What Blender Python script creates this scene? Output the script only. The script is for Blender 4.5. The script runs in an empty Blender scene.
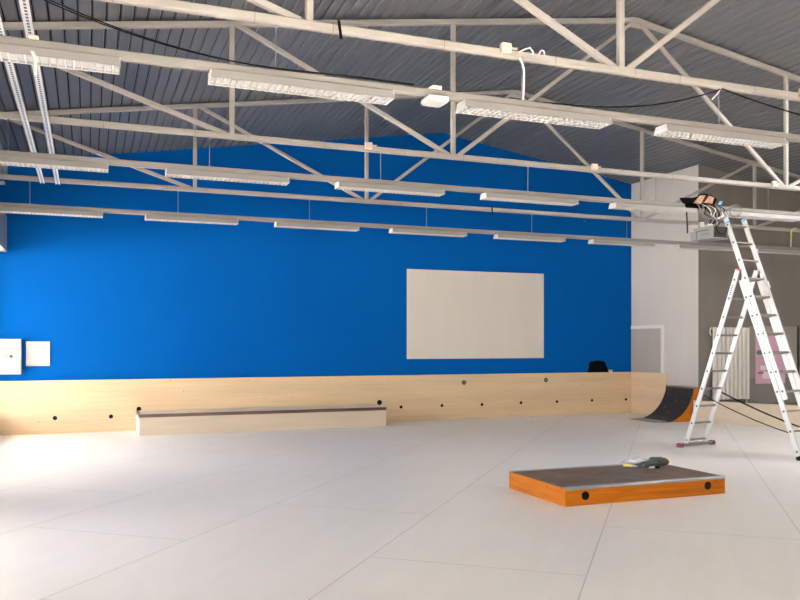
import bpy, math, random
from mathutils import Vector, Matrix
random.seed(7)
S = bpy.context.scene
COL = S.collection
PI = math.pi

# ------------------------------------------------------------------ helpers
class MB:
    """collects shapes into one mesh"""
    def __init__(self): self.v = []; self.f = []; self.m = []; self.s = []
    def add(self, verts, faces, mi=0, smooth=False):
        o = len(self.v)
        self.v += [Vector(p) for p in verts]
        for f in faces:
            self.f.append([i + o for i in f]); self.m.append(mi); self.s.append(smooth)
        return self
    def box(self, lo, hi, mi=0):
        x0, y0, z0 = lo; x1, y1, z1 = hi
        v = [(x0,y0,z0),(x1,y0,z0),(x1,y1,z0),(x0,y1,z0),(x0,y0,z1),(x1,y0,z1),(x1,y1,z1),(x0,y1,z1)]
        return self.add(v, [(0,3,2,1),(4,5,6,7),(0,1,5,4),(1,2,6,5),(2,3,7,6),(3,0,4,7)], mi)
    def bbox(self, lo, hi, b, mi=0):
        """box with chamfered edges"""
        x0,y0,z0 = lo; x1,y1,z1 = hi
        c = ((x0+x1)/2,(y0+y1)/2,(z0+z1)/2); h = ((x1-x0)/2,(y1-y0)/2,(z1-z0)/2)
        b = min(b, *(0.45*k for k in h))
        v = []; idx = {}
        for sx in (-1,1):
            for sy in (-1,1):
                for sz in (-1,1):
                    for ax in range(3):
                        p = [sx*h[0], sy*h[1], sz*h[2]]
                        for k in range(3):
                            if k != ax: p[k] -= (sx,sy,sz)[k]*b
                        idx[(sx,sy,sz,ax)] = len(v); v.append((p[0]+c[0],p[1]+c[1],p[2]+c[2]))
        f = []
        def q(a): return idx[a]
        for ax in range(3):
            o1, o2 = [(1,2),(2,0),(0,1)][ax]
            for s in (-1,1):
                ring = []
                for a, bb in ((-1,-1),(1,-1),(1,1),(-1,1)):
                    t = [0,0,0]; t[ax] = s; t[o1] = a; t[o2] = bb
                    ring.append(q((t[0],t[1],t[2],ax)))
                f.append(ring if s > 0 else ring[::-1])
        for ax in range(3):
            o1, o2 = [(1,2),(2,0),(0,1)][ax]
            for a in (-1,1):
                for bb in (-1,1):
                    t0=[0,0,0]; t1=[0,0,0]; t0[ax]=-1; t1[ax]=1
                    for t in (t0,t1): t[o1]=a; t[o2]=bb
                    r = [q((*t0,o1)),q((*t1,o1)),q((*t1,o2)),q((*t0,o2))]
                    f.append(r if a*bb < 0 else r[::-1])
        for sx in (-1,1):
            for sy in (-1,1):
                for sz in (-1,1):
                    r = [q((sx,sy,sz,0)),q((sx,sy,sz,1)),q((sx,sy,sz,2))]
                    f.append(r if sx*sy*sz > 0 else r[::-1])
        return self.add(v, f, mi)
    def bar(self, p, q, w, h, up=(0,0,1), b=0.0, mi=0):
        """bar from p to q, width w sideways, height h along up"""
        p = Vector(p); q = Vector(q); d = (q-p).normalized(); u = Vector(up)
        s = d.cross(u)
        if s.length < 1e-4: s = d.cross(Vector((1,0,0)))
        s.normalize(); u = s.cross(d).normalized()
        if b > 0: prof = [(-w/2+b,-h/2),(w/2-b,-h/2),(w/2,-h/2+b),(w/2,h/2-b),(w/2-b,h/2),(-w/2+b,h/2),(-w/2,h/2-b),(-w/2,-h/2+b)]
        else: prof = [(-w/2,-h/2),(w/2,-h/2),(w/2,h/2),(-w/2,h/2)]
        n = len(prof)
        v = [p+s*a+u*c for a,c in prof]+[q+s*a+u*c for a,c in prof]
        f = [tuple(range(n))[::-1], tuple(range(n,2*n))]
        f = [tuple(range(n)), tuple(range(2*n-1,n-1,-1))]
        f += [(i, i+n, (i+1)%n+n, (i+1)%n) for i in range(n)]
        return self.add(v, f, mi)
    def tube(self, pts, r, n=8, mi=0, closed=False):
        pts = [Vector(p) for p in pts]; rings = []; N = len(pts)
        ref = None
        for i, p in enumerate(pts):
            if closed: d = pts[(i+1)%N]-pts[i-1]
            else: d = pts[min(i+1,N-1)]-pts[max(i-1,0)]
            d.normalize()
            if ref is None:
                ref = d.cross(Vector((0,0,1)))
                if ref.length < 1e-3: ref = d.cross(Vector((1,0,0)))
            a = (ref - d*ref.dot(d)).normalized(); ref = a; c = d.cross(a)
            rr = r[i] if isinstance(r,(list,tuple)) else r
            rings.append([p+a*math.cos(2*PI*k/n)*rr+c*math.sin(2*PI*k/n)*rr for k in range(n)])
        v = [x for rg in rings for x in rg]; f = []
        for i in range(N if closed else N-1):
            j = (i+1)%N
            f += [(i*n+k, i*n+(k+1)%n, j*n+(k+1)%n, j*n+k) for k in range(n)]
        self.add(v, f, mi, True)
        if not closed:
            o = len(self.v)-len(v)
            self.f.append([o+k for k in range(n)][::-1]); self.m.append(mi); self.s.append(False)
            self.f.append([o+(N-1)*n+k for k in range(n)]); self.m.append(mi); self.s.append(False)
        return self
    def prism(self, poly, d, mi=0, mcap=None):
        """extrude the 3-D polygon by the vector d"""
        n = len(poly); d = Vector(d); P = [Vector(p) for p in poly]
        self.add(P+[p+d for p in P], [tuple(range(n))[::-1], tuple(range(n,2*n))], mi if mcap is None else mcap)
        o = len(self.v)-2*n
        for i in range(n):
            self.f.append([o+i, o+(i+1)%n, o+(i+1)%n+n, o+i+n]); self.m.append(mi); self.s.append(False)
        return self
    def disc(self, c, nrm, r, t, n=20, mi=0):
        c = Vector(c); nrm = Vector(nrm).normalized()
        return self.tube([c, c+nrm*t], r, n, mi)
    def blob(self, c, r, mi=0, amp=.12, nu=16, nv=10, seed=0, rot=None):
        rnd = random.Random(seed); ph = [rnd.uniform(0,6) for _ in range(6)]
        v = []; f = []
        R = rot or Matrix.Identity(3)
        for j in range(nv+1):
            th = PI*j/nv
            for i in range(nu):
                a = 2*PI*i/nu
                k = 1+amp*(math.sin(3*a+ph[0])*math.sin(2*th+ph[1])+.6*math.sin(5*a+ph[2]+2*th)*math.sin(th)+.5*math.sin(4*th+ph[3]))
                p = Vector((math.cos(a)*math.sin(th)*r[0]*k, math.sin(a)*math.sin(th)*r[1]*k, math.cos(th)*r[2]*k))
                v.append(Vector(c)+R@p)
        for j in range(nv):
            for i in range(nu):
                f.append((j*nu+i, (j+1)*nu+i, (j+1)*nu+(i+1)%nu, j*nu+(i+1)%nu))
        return self.add(v, f, mi, True)
    def build(self, name, mats, parent=None, local=False):
        off = Vector((0,0,0))
        if parent is not None and not local:
            p = parent
            while p is not None: off += p.location; p = p.parent
        me = bpy.data.meshes.new(name)
        me.from_pydata([tuple(p-off) for p in self.v], [], self.f)
        for m in (mats if isinstance(mats,(list,tuple)) else [mats]): me.materials.append(m)
        me.polygons.foreach_set('material_index', self.m)
        me.polygons.foreach_set('use_smooth', self.s)
        import bmesh
        bm = bmesh.new(); bm.from_mesh(me); bmesh.ops.recalc_face_normals(bm, faces=bm.faces); bm.to_mesh(me); bm.free()
        me.update()
        o = bpy.data.objects.new(name, me); COL.objects.link(o)
        if parent is not None: o.parent = parent
        return o

def tag(o, label=None, cat=None, group=None, kind=None):
    if label: o['label'] = label
    if cat: o['category'] = cat
    if group: o['group'] = group
    if kind: o['kind'] = kind
    return o
def thing(name, label, cat, loc=(0,0,0), group=None):
    o = bpy.data.objects.new(name, None); COL.objects.link(o); o.location = loc
    o.empty_display_size = .1
    return tag(o, label, cat, group)
def struct(name, mb, mat, label=None, cat=None):
    o = mb.build(name, mat); o['kind'] = 'structure'
    if label: o['label'] = label
    if cat: o['category'] = cat
    return o
def copy_tree(o, parent=None):
    c = o.copy(); COL.objects.link(c)
    if parent is not None: c.parent = parent
    for ch in list(o.children): copy_tree(ch, c)
    return c

# ------------------------------------------------------------------ materials
def mat(name, col=(.8,.8,.8), rough=.5, metal=0., spec=.5):
    m = bpy.data.materials.new(name); m.use_nodes = True
    b = m.node_tree.nodes['Principled BSDF']
    b.inputs['Base Color'].default_value = (*col,1); b.inputs['Roughness'].default_value = rough
    b.inputs['Metallic'].default_value = metal; b.inputs['Specular IOR Level'].default_value = spec
    return m
class NT:
    def __init__(self, m): self.t = m.node_tree; self.b = self.t.nodes['Principled BSDF']
    def n(self, typ, **kw):
        x = self.t.nodes.new(typ)
        for k, v in kw.items():
            if k in x.inputs: x.inputs[k].default_value = v
            else: setattr(x, k, v)
        return x
    def l(self, a, b): self.t.links.new(a, b)
    def coords(self, scale=(1,1,1), rot=(0,0,0), loc=(0,0,0)):
        tc = self.n('ShaderNodeTexCoord'); mp = self.n('ShaderNodeMapping')
        mp.inputs['Scale'].default_value = scale; mp.inputs['Rotation'].default_value = rot; mp.inputs['Location'].default_value = loc
        self.l(tc.outputs['Object'], mp.inputs['Vector']); return mp.outputs['Vector']
    def noise(self, vec, scale=1., detail=4., rough=.5, dist=0.):
        x = self.n('ShaderNodeTexNoise'); x.inputs['Scale'].default_value = scale; x.inputs['Detail'].default_value = detail
        x.inputs['Roughness'].default_value = rough; x.inputs['Distortion'].default_value = dist
        self.l(vec, x.inputs['Vector']); return x.outputs['Fac']
    def ramp(self, fac, stops):
        r = self.n('ShaderNodeValToRGB'); e = r.color_ramp.elements
        while len(e) < len(stops): e.new(.5)
        for k, (p, c) in enumerate(stops): e[k].position = p; e[k].color = (*c,1) if len(c) == 3 else c
        self.l(fac, r.inputs['Fac']); return r.outputs['Color']
    def mix(self, a, b, fac, mode='MIX'):
        x = self.n('ShaderNodeMix', data_type='RGBA', blend_type=mode)
        for s, v in ((x.inputs['Factor'],fac),(x.inputs[6],a),(x.inputs[7],b)):
            if hasattr(v,'is_output'): self.l(v, s)
            elif isinstance(v,(int,float)): s.default_value = v
            else: s.default_value = (*v,1)
        return x.outputs[2]
    def col(self, c): self.l(c, self.b.inputs['Base Color'])
    def bump(self, h, strength=.2, dist=.01):
        x = self.n('ShaderNodeBump'); x.inputs['Strength'].default_value = strength; x.inputs['Distance'].default_value = dist
        self.l(h, x.inputs['Height']); self.l(x.outputs['Normal'], self.b.inputs['Normal'])

def spruce(name, light, dark, axis='x', knots=True, rough=.6):
    m = mat(name, light, rough, 0, .3); t = NT(m)
    sc = {'x':(.7,14,14), 'y':(14,.7,14)}[axis]
    g = t.noise(t.coords(sc), 1.6, 6, .6, .4)
    big = t.noise(t.coords({'x':(.25,2,3.2),'y':(2,.25,3.2)}[axis]), 1.3, 2)
    c = t.ramp(g, [(.3,dark),(.62,light)])
    c = t.mix(c, t.ramp(big, [(.35,tuple(k*.86 for k in light)),(.65,tuple(min(1,k*1.07) for k in light))]), .5)
    if knots:
        vo = t.n('ShaderNodeTexVoronoi'); vo.inputs['Scale'].default_value = 3.1
        t.l(t.coords((1,1,1.6)), vo.inputs['Vector'])
        k = t.ramp(vo.outputs['Distance'], [(.032,(1,1,1)),(.07,(0,0,0))])
        c = t.mix(c, tuple(k_*.5 for k_ in dark), t.mix((0,0,0), k, .85))
    t.col(c); return m

M = {}
# floor: pale plywood sheets 1.5 m wide, laid on a diagonal
m = M['floor'] = mat('floor_sheets', (.6,.56,.52), .36, 0, .5); t = NT(m)
ang = math.radians(39.5)
# rotated so that sheets run along (sin a, cos a)
v = t.coords((1,1,1), (0,0,-(PI/2-ang)), (0,0,0))
br = t.n('ShaderNodeTexBrick'); br.offset = .5; br.squash = 1
br.inputs['Scale'].default_value = 1.0; br.inputs['Mortar Size'].default_value = .0045; br.inputs['Mortar Smooth'].default_value = .3
br.inputs['Brick Width'].default_value = 3.0; br.inputs['Row Height'].default_value = 1.5; br.inputs['Bias'].default_value = 0
br.inputs['Color1'].default_value = (0,0,0,1); br.inputs['Color2'].default_value = (1,1,1,1); br.inputs['Mortar'].default_value = (.5,.5,.5,1)
ad = t.n('ShaderNodeVectorMath', operation='ADD'); t.l(v, ad.inputs[0]); ad.inputs[1].default_value = (30.65, 31.0, 0)
t.l(ad.outputs[0], br.inputs['Vector'])
sheet = t.ramp(br.outputs['Color'], [(0,(.80,.755,.70)),(1,(.84,.80,.75))])
st_ = t.n('ShaderNodeMapping'); st_.inputs['Scale'].default_value = (.35,3.2,1); t.l(ad.outputs[0], st_.inputs['Vector'])
g = t.noise(st_.outputs['Vector'], 2.2, 6, .6, .5)
c = t.mix(sheet, t.ramp(g, [(.3,(.78,.725,.66)),(.7,(.86,.83,.79))]), .55)
c = t.mix(c, t.ramp(t.noise(t.coords((1,1,1)), .55, 3), [(.3,(.80,.745,.69)),(.65,(.84,.825,.805))]), .35)
vo = t.n('ShaderNodeTexVoronoi'); vo.inputs['Scale'].default_value = 2.1; t.l(t.coords((1,1,1)), vo.inputs['Vector'])
c = t.mix(c, (.3,.25,.2), t.mix((0,0,0), t.ramp(vo.outputs['Distance'], [(.012,(1,1,1)),(.022,(0,0,0))]), .5))
c = t.mix(c, (.17,.15,.13), t.mix((0,0,0), br.outputs['Fac'], .5))
t.col(c)
t.l(t.ramp(t.noise(t.coords((1,1,1)), 1.4, 4), [(.3,(.30,)*3),(.7,(.42,)*3)]), t.b.inputs['Roughness'])

# blue rolled paint, with the bare white strip at the right-hand corner
m = M['blue'] = mat('blue_wall_paint', (.002,.09,.35), .8, 0, .04); t = NT(m)
n1 = t.noise(t.coords(), .9, 4); n2 = t.noise(t.coords((1,1,1)), 160, 2)
c = t.mix(t.ramp(n1, [(.3,(.0005,.083,.33)),(.7,(.0005,.094,.36))]), t.ramp(n2, [(.35,(.0005,.078,.31)),(.7,(.001,.102,.385))]), .35)
vo = t.n('ShaderNodeTexVoronoi'); vo.inputs['Scale'].default_value = 1.15; t.l(t.coords(), vo.inputs['Vector'])
c = t.mix(c, (.3,.45,.6), t.mix((0,0,0), t.ramp(vo.outputs['Distance'], [(.012,(1,1,1)),(.02,(0,0,0))]), .35))
sx = t.n('ShaderNodeSeparateXYZ'); t.l(t.coords(), sx.inputs[0])
gt = t.n('ShaderNodeMath', operation='GREATER_THAN'); t.l(sx.outputs['X'], gt.inputs[0]); gt.inputs[1].default_value = 11.3
c = t.mix(c, (.72,.68,.64), gt.outputs[0]); t.col(c)
t.bump(n2, .08, .003)

def plaster(name, a, b):
    m = mat(name, a, .75, 0, .2); t = NT(m)
    n = t.noise(t.coords((2.2,2.2,.35)), 1.4, 5, .6)
    t.col(t.ramp(n, [(.3,a),(.7,b)])); t.bump(t.noise(t.coords(), 60, 3), .05, .002)
    return m
M['white_wall'] = plaster('white_plaster', (.535,.505,.475), (.565,.535,.505))
M['grey_wall'] = plaster('greige_plaster', (0.176,0.158,0.140), (0.197,0.179,0.161))
M['patch'] = plaster('bare_plasterboard', (0.375,0.338,0.307), (0.413,0.375,0.345))
M['filler'] = plaster('joint_filler', (0.666,0.639,0.612), (0.720,0.693,0.666))

m = M['ceil'] = mat('grey_metal_boards', (.2,.2,.205), .42, 0, .5); t = NT(m)
n = t.noise(t.coords((1,.25,1)), 1.2, 3)
t.col(t.ramp(n, [(.3,(.108,.111,.119)),(.7,(.124,.127,.135))]))
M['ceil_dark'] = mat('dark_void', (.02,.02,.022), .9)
m = M['steel'] = mat('cream_painted_steel', (.78,.71,.645), .42, 0, .4); t = NT(m)
t.col(t.ramp(t.noise(t.coords(), 3, 4), [(.3,(0.335,0.304,0.272)),(.7,(0.363,0.334,0.304))]))
m = M['track'] = mat('grey_track_paint', (.52,.475,.44), .45, 0, .4); t = NT(m)
t.col(t.ramp(t.noise(t.coords(), 2, 3), [(.3,(0.216,0.198,0.182)),(.7,(0.248,0.227,0.209))]))
M['lamp_body'] = mat('white_lamp_enamel', (0.300,0.285,0.269), .4, 0, .4)
M['louvre'] = mat('bright_white_louvre', (.50,.49,.48), .4, 0, .5)
M['reflector'] = mat('lamp_reflector', (.20,.19,.18), .5, 0, .4)
M['tube'] = mat('unlit_tube_glass', (.85,.85,.84), .25)
M['wire'] = mat('pale_wire', (.27,.27,.285), .4)
M['zinc'] = mat('galvanised_strip', (.72,.72,.74), .35, .25)
M['slot'] = mat('dark_slots', (.10,.10,.13), .7)
M['beige_plastic'] = mat('aged_beige_plastic', (.66,.55,.43), .45)
M['white_plastic'] = mat('white_plastic', (0.5146,0.5022,0.4836), .35)
M['black'] = mat('black_rubber', (.0025,.0025,.003), .6, 0, .15)
M['black_fabric'] = mat('black_fabric', (.0025,.0025,.003), .9, 0, .1)
m = M['spruce'] = spruce('spruce_panel', (.655,.49,.305), (.55,.375,.215))
M['spruce_pale'] = spruce('pale_ply', (0.5851,0.4904,0.3717), (0.5226,0.4195,0.3045), knots=False)
M['spruce_side'] = spruce('spruce_panel_side', (.72,.55,.36), (.62,.43,.26), 'y')
M['white_ply'] = mat('white_laminate_end', (0.680,0.654,0.629), .5)
m = M['ledge_top'] = mat('pale_coated_board', (.66,.61,.575), .35); t = NT(m)
t.col(t.ramp(t.noise(t.coords((.6,4,1)), 2, 4), [(.3,(.62,.575,.54)),(.7,(.70,.655,.62))]))
m = M['brown_steel'] = mat('rusty_brown_steel', (.11,.06,.045), .4, .3); t = NT(m)
t.col(t.ramp(t.noise(t.coords((.8,6,6)), 2.5, 4), [(.3,(.085,.05,.042)),(.7,(.17,.085,.055))]))
def orange(name, axis):
    m = mat(name, (.62,.24,.04), .5, 0, .15); t = NT(m)
    g = t.noise(t.coords({'x':(.9,10,18),'y':(10,.9,18)}[axis]), 2.0, 6, .6, .6)
    c = t.ramp(g, [(.25,(.36,.088,.004)),(.55,(.51,.152,.008)),(.8,(.60,.21,.018))])
    vo = t.n('ShaderNodeTexVoronoi'); vo.inputs['Scale'].default_value = 5.5; t.l(t.coords((1,1,1.4)), vo.inputs['Vector'])
    c = t.mix(c, (.09,.02,.002), t.mix((0,0,0), t.ramp(vo.outputs['Distance'], [(.05,(1,1,1)),(.11,(0,0,0))]), .55))
    t.col(c); return m
M['orange_x'] = orange('orange_varnished_pine_front', 'x'); M['orange_y'] = orange('orange_varnished_pine_end', 'y')
m = M['worn_top'] = mat('worn_brown_board', (.15,.11,.095), .6, 0, .25); t = NT(m)
n1 = t.noise(t.coords((.9,1.6,1)), 1.6, 6, .65, .8); n2 = t.noise(t.coords((1.3,2.2,1), loc=(4,2,0)), 2.2, 5, .6, .4)
c = t.ramp(n1, [(.3,(.105,.064,.042)),(.5,(.165,.108,.075)),(.68,(.22,.155,.115))])
c = t.mix(c, (.14,.145,.165), t.ramp(n2, [(.52,(0,0,0)),(.62,(1,1,1))]))
c = t.mix(c, (.36,.27,.2), t.ramp(t.noise(t.coords((2,5,1)), 3.1, 4), [(.69,(0,0,0)),(.75,(1,1,1))]))
t.col(c)
m = M['steel_edge'] = mat('worn_grey_steel', (.30,.30,.32), .35, .5); t = NT(m)
t.col(t.ramp(t.noise(t.coords((1.2,30,10)), 2, 4), [(.3,(.20,.205,.23)),(.7,(.46,.45,.45))]))
m = M['ramp_black'] = mat('scuffed_black_ramp', (.035,.034,.038), .55, 0, .25); t = NT(m)
n1 = t.noise(t.coords((4,.9,4)), 2.2, 5, .65)
c = t.ramp(n1, [(.3,(.022,.0195,.0185)),(.6,(.042,.037,.034)),(.8,(.10,.09,.082))])
n2 = t.noise(t.coords((3,3,3), loc=(1.7,.4,0)), 3.2, 7, .75)
c = t.mix(c, (.30,.29,.28), t.ramp(n2, [(.61,(0,0,0)),(.68,(1,1,1))])); t.col(c)
M['grey_plate'] = mat('grey_steel_toe_plate', (.34,.31,.28), .4, .3)
m = M['alu'] = mat('brushed_aluminium', (.52,.515,.51), .4, .3, .5)
M['alu_dark'] = mat('dull_aluminium', (0.240,0.216,0.192), .45, .6)
M['red_foot'] = mat('dark_red_rubber', (.20,.025,.03), .5)
M['red'] = mat('red_plastic', (.5,.05,.04), .5)
M['blue_tape'] = mat('light_blue_tape', (.10,.38,.72), .5)
M['blue_ink'] = mat('blue_print', (.07,.17,.5), .5)
M['sticker'] = mat('white_sticker', (.8,.8,.82), .5)
m = M['radiator'] = mat('radiator_enamel', (.66,.62,.565), .35, 0, .5)
M['pink'] = mat('pink_paper', (.62,.36,.47), .7); M['pink_red'] = mat('poster_red', (.55,.08,.14), .7)
M['magenta'] = mat('poster_magenta', (.5,.05,.25), .7)
M['poster_green'] = mat('poster_green', (.10,.24,.09), .7); M['paper_white'] = mat('poster_white', (.75,.72,.72), .7)
M['board_brown'] = plaster('brownish_board', (0.2728,0.2387,0.2108), (0.3038,0.2697,0.2387))
M['board_grey'] = plaster('dull_grey_board', (0.2108,0.1922,0.1798), (0.2418,0.2201,0.2046))
M['screen'] = plaster('screen_paint', (0.557,0.514,0.463), (0.582,0.539,0.489))
M['metal_white'] = mat('cream_enamelled_cabinet', (0.434,0.419,0.388), .4)
M['chrome'] = mat('dull_chrome', (0.200,0.200,0.200), .3, .8)
M['grey_metal'] = mat('grey_equipment_metal', (.20,.20,.192), .5, .2)
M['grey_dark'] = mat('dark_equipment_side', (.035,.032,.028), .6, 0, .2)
M['cable_grey'] = mat('grey_cable', (.20,.185,.17), .5); M['cable_white'] = mat('white_cable', (.72,.69,.67), .5)
M['tan'] = mat('orange_tan_board', (0.363,0.198,0.072), .5); M['orange_red'] = mat('orange_red_board', (0.341,0.132,0.061), .5)
M['yellow'] = mat('yellow_sleeve', (.70,.55,.16), .5); M['yellow_bright'] = mat('yellow_label', (.78,.68,.10), .4)
M['glove'] = mat('grey_green_knit', (.085,.10,.095), .85); M['cuff'] = mat('olive_brown_cuff', (.16,.11,.035), .85)
m = M['film'] = mat('clear_film', (.9,.92,.95), .12, 0, .6)
nt = m.node_tree; b_ = nt.nodes['Principled BSDF']; out = nt.nodes['Material Output']
tr = nt.nodes.new('ShaderNodeBsdfTransparent'); mx = nt.nodes.new('ShaderNodeMixShader'); mx.inputs[0].default_value = .42
nt.links.new(tr.outputs[0], mx.inputs[1]); nt.links.new(b_.outputs[0], mx.inputs[2]); nt.links.new(mx.outputs[0], out.inputs['Surface'])
M['outside'] = mat('pale_paving_outside', (.36,.345,.33), .8)

# ------------------------------------------------------------------ the place: measured layout
X0 = 6.642                       # ridge
YT = (5.456, 8.667, 11.839)      # the three trusses
YB = 14.84                       # face of the blue wall
XR, YR = 11.24, 12.72           # the white return wall and the greige wall
ZB = 3.714                       # bottom chords
def zc(x): return 5.752 - .153*abs(x-X0)

# ------------------------------------------------------------------ setting
struct('floor', MB().box((-1.75,-5,-.2),(16.2,15,0)), M['floor'])
struct('added_canopy', MB().box((-5.0,-5,3.1),(-1.85,15.2,3.25)), M['white_wall'])  # unseen canopy, added to hold high sky light off the near floor
struct('ground_outside', MB().box((-90,-70,-.45),(60,70,-.21)), M['outside'])
# ceiling: long boards running to the blue wall, gaps between
RX0_, RX1_, RY0, RY1 = X0+20*.132, X0+49*.132, 4.9, 7.6
cb = MB(); W = .132; hw = W/2-.0075; k = -63
xs = [X0+(i+.5)*W for i in range(-66,74)]
for x in xs:
    xa, xb = x-hw, x+hw
    ye = 14.84 if x < XR+.05 else YR+.04
    prof = [(xa+.009,0),(xb-.009,0),(xb,.010),(xb,.03),(xa,.03),(xa,.010)]
    # unseen roof opening, added right of the view to brighten the floor
    for y0_, y1_ in (((-3,RY0),(RY1,ye)) if RX0_ < x < RX1_ else ((-3,ye),)):
        cb.prism([(px, y0_, zc(px)+pz) for px, pz in prof], (0, y1_-y0_, 0))
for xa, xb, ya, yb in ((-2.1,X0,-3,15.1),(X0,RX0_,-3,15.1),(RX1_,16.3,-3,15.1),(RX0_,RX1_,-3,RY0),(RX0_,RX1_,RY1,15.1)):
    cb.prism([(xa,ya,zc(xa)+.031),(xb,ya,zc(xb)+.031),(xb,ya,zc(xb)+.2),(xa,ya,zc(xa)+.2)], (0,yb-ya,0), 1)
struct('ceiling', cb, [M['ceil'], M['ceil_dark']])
# back wall (gable)
struct('wall_back', MB().prism([(-1.9,YB,-.1),(XR+.15,YB,-.1),(XR+.15,YB,zc(XR+.15)+.02),(X0,YB,zc(X0)+.02),(-1.9,YB,zc(-1.9)+.02)], (0,.16,0)), M['blue'])
struct('wall_right', MB().prism([(XR,YR+.02,-.1),(XR,YB,-.1),(XR,YB,zc(XR)+.02),(XR,YR+.02,zc(XR)+.02)], (.15,0,0)), M['white_wall'])
struct('wall_back_right', MB().prism([(XR+.001,YR,-.1),(16.2,YR,-.1),(16.2,YR,zc(16.2)+.02),(XR+.001,YR,zc(XR)+.02)], (0,.15,0)), M['grey_wall'])
struct('wall_far_right', MB().box((16.0,-5,-.1),(16.2,YR,zc(16.0)+.02)), M['white_wall'])
# left side: lintel over glazed bays, recessed strip above, eaves beam
struct('trim_1', MB().box((-1.70,-5,3.03),(-1.245,YB,3.62)), M['steel'], 'cream lintel running along the left side above the glazing')
struct('trim_2', MB().prism([(-1.75,-5,4.24),(-1.235,-5,4.24),(-1.235,-5,zc(-1.235)),(-1.75,-5,zc(-1.75))], (0,YB+5,0)), M['steel'], 'cream eaves beam under the ceiling on the left')
struct('wall_left', MB().box((-1.85,-5,3.03),(-1.70,15,zc(-1.75))), M['blue'])
for i, (ya, yb) in enumerate(((14.72,14.99),(7.7,9.3),(-5,5.0))):
    struct('wall_left_pier', MB().box((-1.75,ya,-.1),(-1.48,min(yb,YB),3.03)), M['white_wall'])
for i, (ya, yb) in enumerate(((9.3,14.72),(5.0,7.7))):
    w = MB(); n = max(2, round((yb-ya)/1.9))
    for q in range(n+1):
        y = ya+.03+(yb-ya-.06)*q/n; w.box((-1.60,y-.03,0),(-1.53,y+.03,3.03))
    w.box((-1.68,ya,-.1),(-1.45,yb,.35)); w.box((-1.60,ya,2.96),(-1.53,yb,3.03))  # low solid sill, unseen, added to trim daylight on the near floor
    struct('window_%d' % (i+1), w, M['lamp_body'], 'white framed glazing bay in the left wall')
# rear wall behind the camera, with an unseen opening added to light the floor
rw = MB()
rw.prism([(-1.85,-2.5,2.8),(X0,-2.5,2.8),(16.2,-2.5,2.8),(16.2,-2.5,zc(16.2)),(X0,-2.5,zc(X0)),(-1.85,-2.5,zc(-1.85))], (0,-.15,0))
for xa, xb in ((-1.85,-.6),(2.2,16.2)): rw.box((xa,-2.65,-.1),(xb,-2.5,2.8))
struct('wall_rear', rw, M['white_wall'])

# ------------------------------------------------------------------ blue wall: screen, cabinet, plates
o = MB().bbox((5.885,YB-.012,1.212),(8.998,YB,2.992),.003).build('projection_screen', M['screen'])
tag(o, 'large off-white rectangular projection panel on the blue wall', 'projection screen')
fb = thing('electrical_cabinet', 'cream metal electrical cabinet at the left end of the blue wall', 'cabinet', (-1.3,YB-.06,1.0))
MB().bbox((-1.62,YB-.12,1.005),(-1.02,YB,1.59),.008).build('body', M['metal_white'], fb)
d = MB().bbox((-1.595,YB-.128,1.03),(-1.045,YB-.12,1.565),.003).build('door', M['metal_white'], fb)
for x in (-1.252,-1.172):
    k = MB(); k.disc((x,YB-.128,1.303),(0,-1,0),.034,.012,20,0); k.disc((x,YB-.140,1.303),(0,-1,0),.018,.006,16,1)
    k.build('lock', [M['chrome'], M['grey_dark'] if x > -1.2 else M['metal_white']], d)
MB().disc((-1.19,YB-.128,1.222),(0,-1,0),.009,.004,10).build('keyhole', M['grey_dark'], d)
cp = thing('cover_plate', 'small square pinkish white cover plate beside the electrical cabinet', 'wall plate', (-.77,YB-.01,1.135))
MB().bbox((-.957,YB-.018,1.137),(-.589,YB,1.548),.004).build('plate', mat('pinkish_white_plate',(.50,.445,.415),.5), cp)
for x in (-.885,-.69):
    for z in (1.19,1.50): MB().disc((x,YB-.018,z),(0,-1,0),.008,.003,8).build('screw', M['chrome'], cp)

# ------------------------------------------------------------------ timber dado along the blue wall
YP = 14.78
tp = thing('timber_wall_panel', 'long pale spruce panel along the foot of the blue wall', 'wall panelling', (4.8,YP,0))
MB().box((-1.70,YP,0),(11.18,YB,.893)).build('panel', M['spruce'], tp)
for x, z, r in ((-.51,.26,.036),(.378,.257,.036),(.835,.374,.04),(5.292,.372,.05),(5.74,.271,.032),(6.62,.276,.032),(7.514,.272,.032),(8.421,.284,.032),(9.29,.285,.03),(10.167,.29,.03),(11.051,.29,.03)):
    MB().disc((x,YP+.002,z),(0,-1,0),r,.005,18).build('hole', M['black'], tp)
for x, z in ((7.108,.728),(9.021,.749)):
    k = MB(); k.disc((x,YP+.002,z),(0,-1,0),.045,.006,20,0); k.disc((x,YP-.004,z),(0,-1,0),.026,.003,16,1)
    tag(k.build('hole', [M['black'], M['chrome']], tp), 'ringed hole with a metal centre')
sp = thing('timber_side_panel', 'short spruce panel on the white return wall behind the quarter pipe', 'wall panelling', (XR,14.3,0))
MB().box((11.18,13.62,0),(XR,14.84,.893)).build('panel', M['spruce_side'], sp)
# low timber kerb wall running out on the right
lo = thing('low_timber_wall', 'low pale plywood wall behind the ladder on the right', 'low wall', (11.6,11.5,0))
a = Vector((10.97,12.575,0)); b = Vector((12.30,9.70,0)); n = Vector((b.y-a.y,-(b.x-a.x),0)).normalized()*-.05
MB().prism([a,b,b+n,a+n],(0,0,.392)).build('panel', M['spruce_pale'], lo)
MB().prism([a+Vector((0,0,.392)),b+Vector((0,0,.392)),b+n*1.3+Vector((0,0,.392)),a+n*1.3+Vector((0,0,.392))],(0,0,.018)).build('capping', M['spruce_pale'], lo)

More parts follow.
